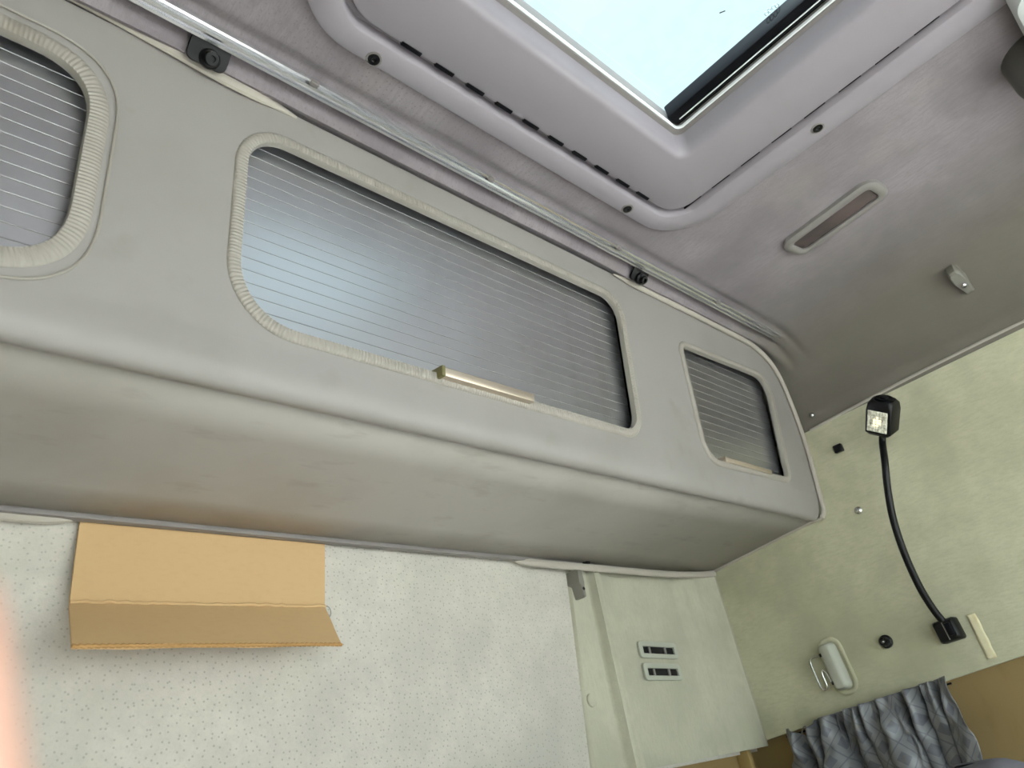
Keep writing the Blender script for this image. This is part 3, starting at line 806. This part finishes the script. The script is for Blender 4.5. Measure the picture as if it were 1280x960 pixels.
for i in range(7):
    for j in range(8):
        u = -.0175 + .035 * i / 6; v = -.022 + .041 * j / 7
        glow = (u + .001) ** 2 / .00008 + (v + .002) ** 2 / .00012 < 1
        ob_ = obj('prism', loft(Fr(f2(u, v, .0006), f2.x, f2.y, f2.z), [(rrect(-.0026, .0026, -.0026, .0026, .0005, 1), 0), (rrect(-.0012, .0012, -.0018, .0012, .0004, 1), .0016)]), M_BULB if glow else M_PRISM, ln, smooth=0)

# ------------------------------------------------------------------ small fittings of the side wall
def on_wall(p, off=0.0): return onx(p, XR - off)
WF = lambda c: Fr(c, (0, -1, 0), (0, 0, 1), (-1, 0, 0))
o = obj('square_plug', loft(WF(on_wall((1049, 561))), [(rrect(-.010, .010, -.009, .009, .002, 3), -.002), (rrect(-.010, .010, -.009, .009, .002, 3), .008), (rrect(-.007, .007, -.006, .006, .002, 3), .011)]), M_BLACK)
tag(o, 'small square black plug on the side wall beside the locker', 'plug')
for p, lb in (((1073, 638), 'silver dome screw on the side wall beside the lamp neck'), ((890, 724), 'silver screw below the locker in the wall corner'), ((1015, 519), 'tiny silver screw above the wall seam at the locker end')):
    x = XR if p[1] > 530 else 1.697
    c = onx(p, x - .001); s = 1.0 if p[1] != 519 else .7
    o = obj('wall_screw', lathe(WF(c), [(.0082 * s, -.001), (.0082 * s, .002), (.006 * s, .0045), (.003 * s, .0055), (.0022 * s, .004)], 18), M_STEEL); tag(o, lb, 'screw', 'screws of the side wall')
t = empty('round_stud', 'round black stud on the side wall between latch and lamp base', 'stud', on_wall((1108, 802)))
f_ = WF(on_wall((1108, 802)))
obj('stud_flange', lathe(f_, [(.0135, -.001), (.0135, .004), (.012, .006), (.010, .007), (.0095, .016), (.008, .018), (.0045, .0185), (.004, .012)], 24), M_BLACK, t)
obj('stud_pin', lathe(f_, [(.003, .010), (.003, .017), (.002, .018)], 12), M_STEEL, t)

# strap latch with a wire loop
c = on_wall((1046, 832)); axis = on_wall((1062, 862)) - on_wall((1034, 800)); axis /= np.linalg.norm(axis)
t = empty('wire_latch', 'bent wire loop in a cloth-coloured moulded holder on the side wall', 'latch', c)
nn = np.array((-1., 0, 0)); sd = np.cross(nn, axis)     # sd points to image right/left
if sd[1] > 0: sd = -sd
fL = Fr(c, sd, -axis, nn)
obj('holder_plate', ring(fL, [[(x, y, z) for x, y in rrect(-.026 + i_, .030 - i_, -.062 + i_, .060 - i_, .026 - i_ * .8, 8)] for i_, z in ((0, -.001), (.001, .003), (.004, .0045), (.008, .003), (.011, -.0005), (.025, -.0008))]), M_SIDE, t, smooth=60)
obj('holder_body', loft(fL, [(rrect(-.020, .017, -.050, .049, .012, 5), -.001), (rrect(-.019, .012, -.048, .047, .010, 5), .014), (rrect(-.013, .006, -.045, .044, .006, 5), .020)]), M_VENT, t, smooth=50)
wz = .010
wl_ = [fL(-.010, .027, wz), fL(-.022, .028, wz), fL(-.040, .031, wz), fL(-.0485, .027, wz), fL(-.050, .018, wz), fL(-.050, -.020, wz), fL(-.050, -.032, wz), fL(-.044, -.0385, wz), fL(-.036, -.036, wz), fL(-.034, -.028, wz), fL(-.034, -.008, wz + .002), fL(-.031, .000, wz + .002), fL(-.0265, -.002, wz + .002), fL(-.0235, -.009, wz), fL(-.0225, -.028, wz), fL(-.018, -.033, wz), fL(-.008, -.030, wz)]
obj('wire_loop', tube(smoothpath(wl_, .0025, 2), .0024, 10), M_STEEL, t, smooth=60)
for yy in (.028, -.031):
    obj('wire_slot', box(fL, -.0195, -.010, yy - .0035, yy + .0035, .008, .0185), M_DARK, t)

# tape strip
a = on_wall((1214, 768)); b = on_wall((1241, 823)); c = (a + b) / 2; ax = (b - a) / np.linalg.norm(b - a); L = np.linalg.norm(b - a)
f_ = Fr(c, ax, np.cross((-1, 0, 0), ax), (-1, 0, 0))
o = obj('tape_strip', grid(lambda u, v: f_(u * L, v * .0085 * (1 + .06 * math.sin(u * 17)), .0016 + .0008 * noise.noise(Vector((u * 9, v * 2, 0))) + (.002 if abs(u) > .45 else 0)), np.linspace(-.5, .5, 24), np.linspace(-1, 1, 5)), M_TAPE)
so = o.modifiers.new('s', 'SOLIDIFY'); so.thickness = .0012; so.offset = 0
tag(o, 'yellowed strip of tape stuck to the side wall beside the lamp base', 'tape')

# ------------------------------------------------------------------ curtain under the side panel
random.seed(9)
t = empty('window_curtain', 'gathered grey satin curtain with woven diamonds below the side panel', 'curtain', (1.685, .70, -.40))
NU, NV = 260, 40
y0c, y1c = .90, .535
ph = [random.uniform(0, 6.28) for _ in range(8)]
def curt(u, v):
    # u along, v downwards 0..1: irregular pleats, pinched at the header
    g_ = u + .020 * math.sin(u * 19 + ph[5]) + .012 * math.sin(u * 43 + ph[6])
    y = y0c + (y1c - y0c) * u
    ztop = lowz(y) + .006 - .030 * max(0, 1 - abs(u - .10) / .08)
    w = min(1, v * 4)
    p1 = g_ * 52 + ph[0] + 1.1 * math.sin(v * 4 + ph[2] + u * 6) * w
    f1 = math.sin(p1); f1 = math.copysign(abs(f1) ** .6, f1)
    f2_ = math.sin(g_ * 118 + ph[3] + 2.2 * math.sin(v * 8 + u * 14))
    f3 = math.sin(g_ * 17 + ph[4] + .8 * v)
    k = max(0, 1 - v * 4.5)
    cr = noise.noise(Vector((u * 26, v * 12 + u * 8, 2.2))) * .022 * math.exp(-((v - .16) / .14) ** 2)
    d = (.015 + .017 * w) * (.75 * f1 + .55 * f3 * w + .45 * k * f2_) + cr
    dy = -.011 * math.cos(p1) * (.4 + .6 * w) + .012 * noise.noise(Vector((u * 14, v * 5, 8.8))) * w
    yy = y + dy + (u - .5) * -.03 * v
    return np.array((1.668 + d, yy, ztop - .42 * v))
cv, cf = grid(curt, np.linspace(0, 1, NU), [0, .01, .02, .04] + list(np.linspace(.06, 1, NV - 4)))
vsl = [0, .01, .02, .04] + list(np.linspace(.06, 1, NV - 4))
me = mesh(cv, cf)
ul = me.uv_layers.new(name='UVMap')
for lp_ in me.loops:
    i, j = divmod(lp_.vertex_index, NV)
    ul.data[lp_.index].uv = (i / NU * 15, vsl[j] * 7.5)
co_ = obj('cloth', me, M_CURT, t, smooth=80, fix=False)
co_.modifiers.new('s', 'SOLIDIFY').thickness = .0012
hk = [onx(p, 1.672) for p in ((1002, 918), (1004, 908), (1008, 908), (1009, 914), (1022, 921))]
obj('curtain_hook', tube(smoothpath(hk, .003, 2), .0014, 6), M_BEZEL, t)
obj('curtain_wire', tube([np.array((1.712, .93, lowz(.93) - .006)), np.array((1.712, .7, lowz(.7) - .006)), np.array((1.712, .55, lowz(.55) - .006))], .002, 6), M_BLACK, t)

# ------------------------------------------------------------------ driver's seat
sx, sy = 1.115, 0.36
t = empty('driver_seat', 'dark grey cloth seat backrest in front of the curtain', 'seat', (sx, sy - .2, ZF))
def bk(k, zc): return [(x, y) for x, y in rrect(-.245 * k, .245 * k, -.065 * k, .065 * k, .06 * k, 6)]
secs = []
ztop = -.052
for z, k, lean in ((-.72, .95, -.10), (-.66, 1.02, -.085), (-.45, 1.04, -.045), (-.25, .98, -.01), (-.16, .80, .0), (-.10, .62, .008), (-.075, .50, .012), (-.062, .38, .014), (ztop - .003, .25, .015), (ztop, .08, .015)):
    secs.append(([(a * (1 if k > .3 else 1), b + lean) for a, b in [(x, y) for x, y in rrect(-.245 * k, .245 * k, -.07 * (.35 + .65 * k), .07 * (.35 + .65 * k), min(.06, .2 * k), 6)]], z))
sb = obj('backrest', loft(Fr((sx, sy, 0)), secs), M_SEAT, t, smooth=70)
obj('seat_cushion', loft(Fr((sx, sy - .36, 0)), [(rrect(-.22, .22, -.24, .24, .06), -.80), (rrect(-.25, .25, -.27, .27, .08), -.76), (rrect(-.25, .25, -.27, .27, .08), -.69), (rrect(-.21, .21, -.23, .23, .08), -.66)]), M_SEAT, t, smooth=60)
obj('seat_base', loft(Fr((sx, sy - .32, 0)), [(rrect(-.20, .20, -.22, .22, .02), ZF + .001), (rrect(-.15, .15, -.17, .17, .02), -.98), (rrect(-.15, .15, -.17, .17, .02), -.86), (rrect(-.20, .20, -.22, .22, .02), -.80)]), M_BLACK, t, smooth=30)

# ------------------------------------------------------------------ front of the cab: console and pillar cover
o = obj('side_console', loft(Fr((1.33, -.36, 0)), [(rrect(-.29, .29, -.22, .235, .03), .785), (rrect(-.32, .33, -.24, .255, .04), .80), (rrect(-.32, .33, -.24, .255, .04), .834)]), M_CONSOLE, smooth=40)
tag(o, 'pale plastic console under the ceiling ahead of the roof hatch', 'console')
c = onz((1322, 92), .79)
t = empty('ceiling_dome', 'rounded dark grey dome under the ceiling beside the pale console', 'dome', c)
f_ = Fr((c[0], c[1], .79), (1, 0, 0), (0, -1, 0), (0, 0, -1))
obj('dome_body', lathe(f_, [(.052, -.056), (.052, -.01), (.049, .006), (.041, .018), (.028, .026), (.012, .029)], 32), M_DOME, t, smooth=60)
obj('dome_cap', lathe(f_, [(.014, .026), (.013, .031), (.006, .033)], 20), M_BLACK, t)
# ------------------------------------------------------------------ fingertip of the person holding the camera
def cs(x, y, z): return R @ np.array((x - .0022, y, z))        # right, down, forward of the lens
J = {'wrist': (-.105, .185, -.03), 'palm': (-.085, .140, -.005),
     'i0': (-.058, .108, .028), 'i1': (-.0425, .073, .050), 'i2': (-.0415, .045, .0555), 'i3': (-.0440, .0185, .0555), 'i4': (-.0448, .0135, .0555),
     'm0': (-.064, .122, .022), 'm1': (-.036, .106, .050), 'm2': (-.016, .096, .052), 'm3': (.000, .090, .046),
     'r0': (-.068, .138, .014), 'r1': (-.040, .128, .046), 'r2': (-.020, .120, .048), 'r3': (-.006, .114, .043),
     'l0': (-.074, .152, .005), 'l1': (-.050, .150, .034), 'l2': (-.034, .144, .037), 'l3': (-.022, .140, .034),
     't0': (-.090, .118, -.012), 't1': (-.070, .080, -.022), 't2': (-.052, .060, -.026), 't3': (-.038, .050, -.026),
     'fore': (-.15, .28, -.06), 'fore2': (-.20, .37, -.09)}
Rad = {'wrist': .026, 'palm': .027, 'i0': .0125, 'i1': .0098, 'i2': .0088, 'i3': .0078, 'i4': .0068, 'm0': .012, 'm1': .0098, 'm2': .0088, 'm3': .0072,
       'r0': .012, 'r1': .0092, 'r2': .0084, 'r3': .007, 'l0': .011, 'l1': .0082, 'l2': .0075, 'l3': .0064, 't0': .016, 't1': .0125, 't2': .011, 't3': .0085, 'fore': .034, 'fore2': .040}
names = list(J); idx = {n: i for i, n in enumerate(names)}
E_ = [('fore2', 'fore'), ('fore', 'wrist'), ('wrist', 'palm')]
for f_ in 'imrlt':
    ch = [n for n in names if n[0] == f_ and n[1:].isdigit()]
    E_ += [('palm', ch[0])] + list(zip(ch, ch[1:]))
me = bpy.data.meshes.new('hand')
me.from_pydata([tuple(cs(*J[n])) for n in names], [(idx[a], idx[b]) for a, b in E_], [])
hand = bpy.data.objects.new('hand', me); COL.objects.link(hand)
org = cs(*J['palm'])
for v in me.vertices: v.co -= Vector(org)
hand.location = Vector(org + CAM)
hand.modifiers.new('skin', 'SKIN')
for i, n in enumerate(names):
    me.skin_vertices[0].data[i].radius = (Rad[n], Rad[n])
    me.skin_vertices[0].data[i].use_root = n == 'palm'
sd_ = hand.modifiers.new('sub', 'SUBSURF'); sd_.levels = 2; sd_.render_levels = 2
dg = bpy.context.evaluated_depsgraph_get()
me2 = bpy.data.meshes.new_from_object(hand.evaluated_get(dg))
hand.modifiers.clear(); hand.data = me2
me2.materials.clear(); me2.materials.append(M_SKIN)
me2.polygons.foreach_set('use_smooth', [True] * len(me2.polygons))
tag(hand, 'blurred pink fingertip of the hand holding the camera', 'hand')
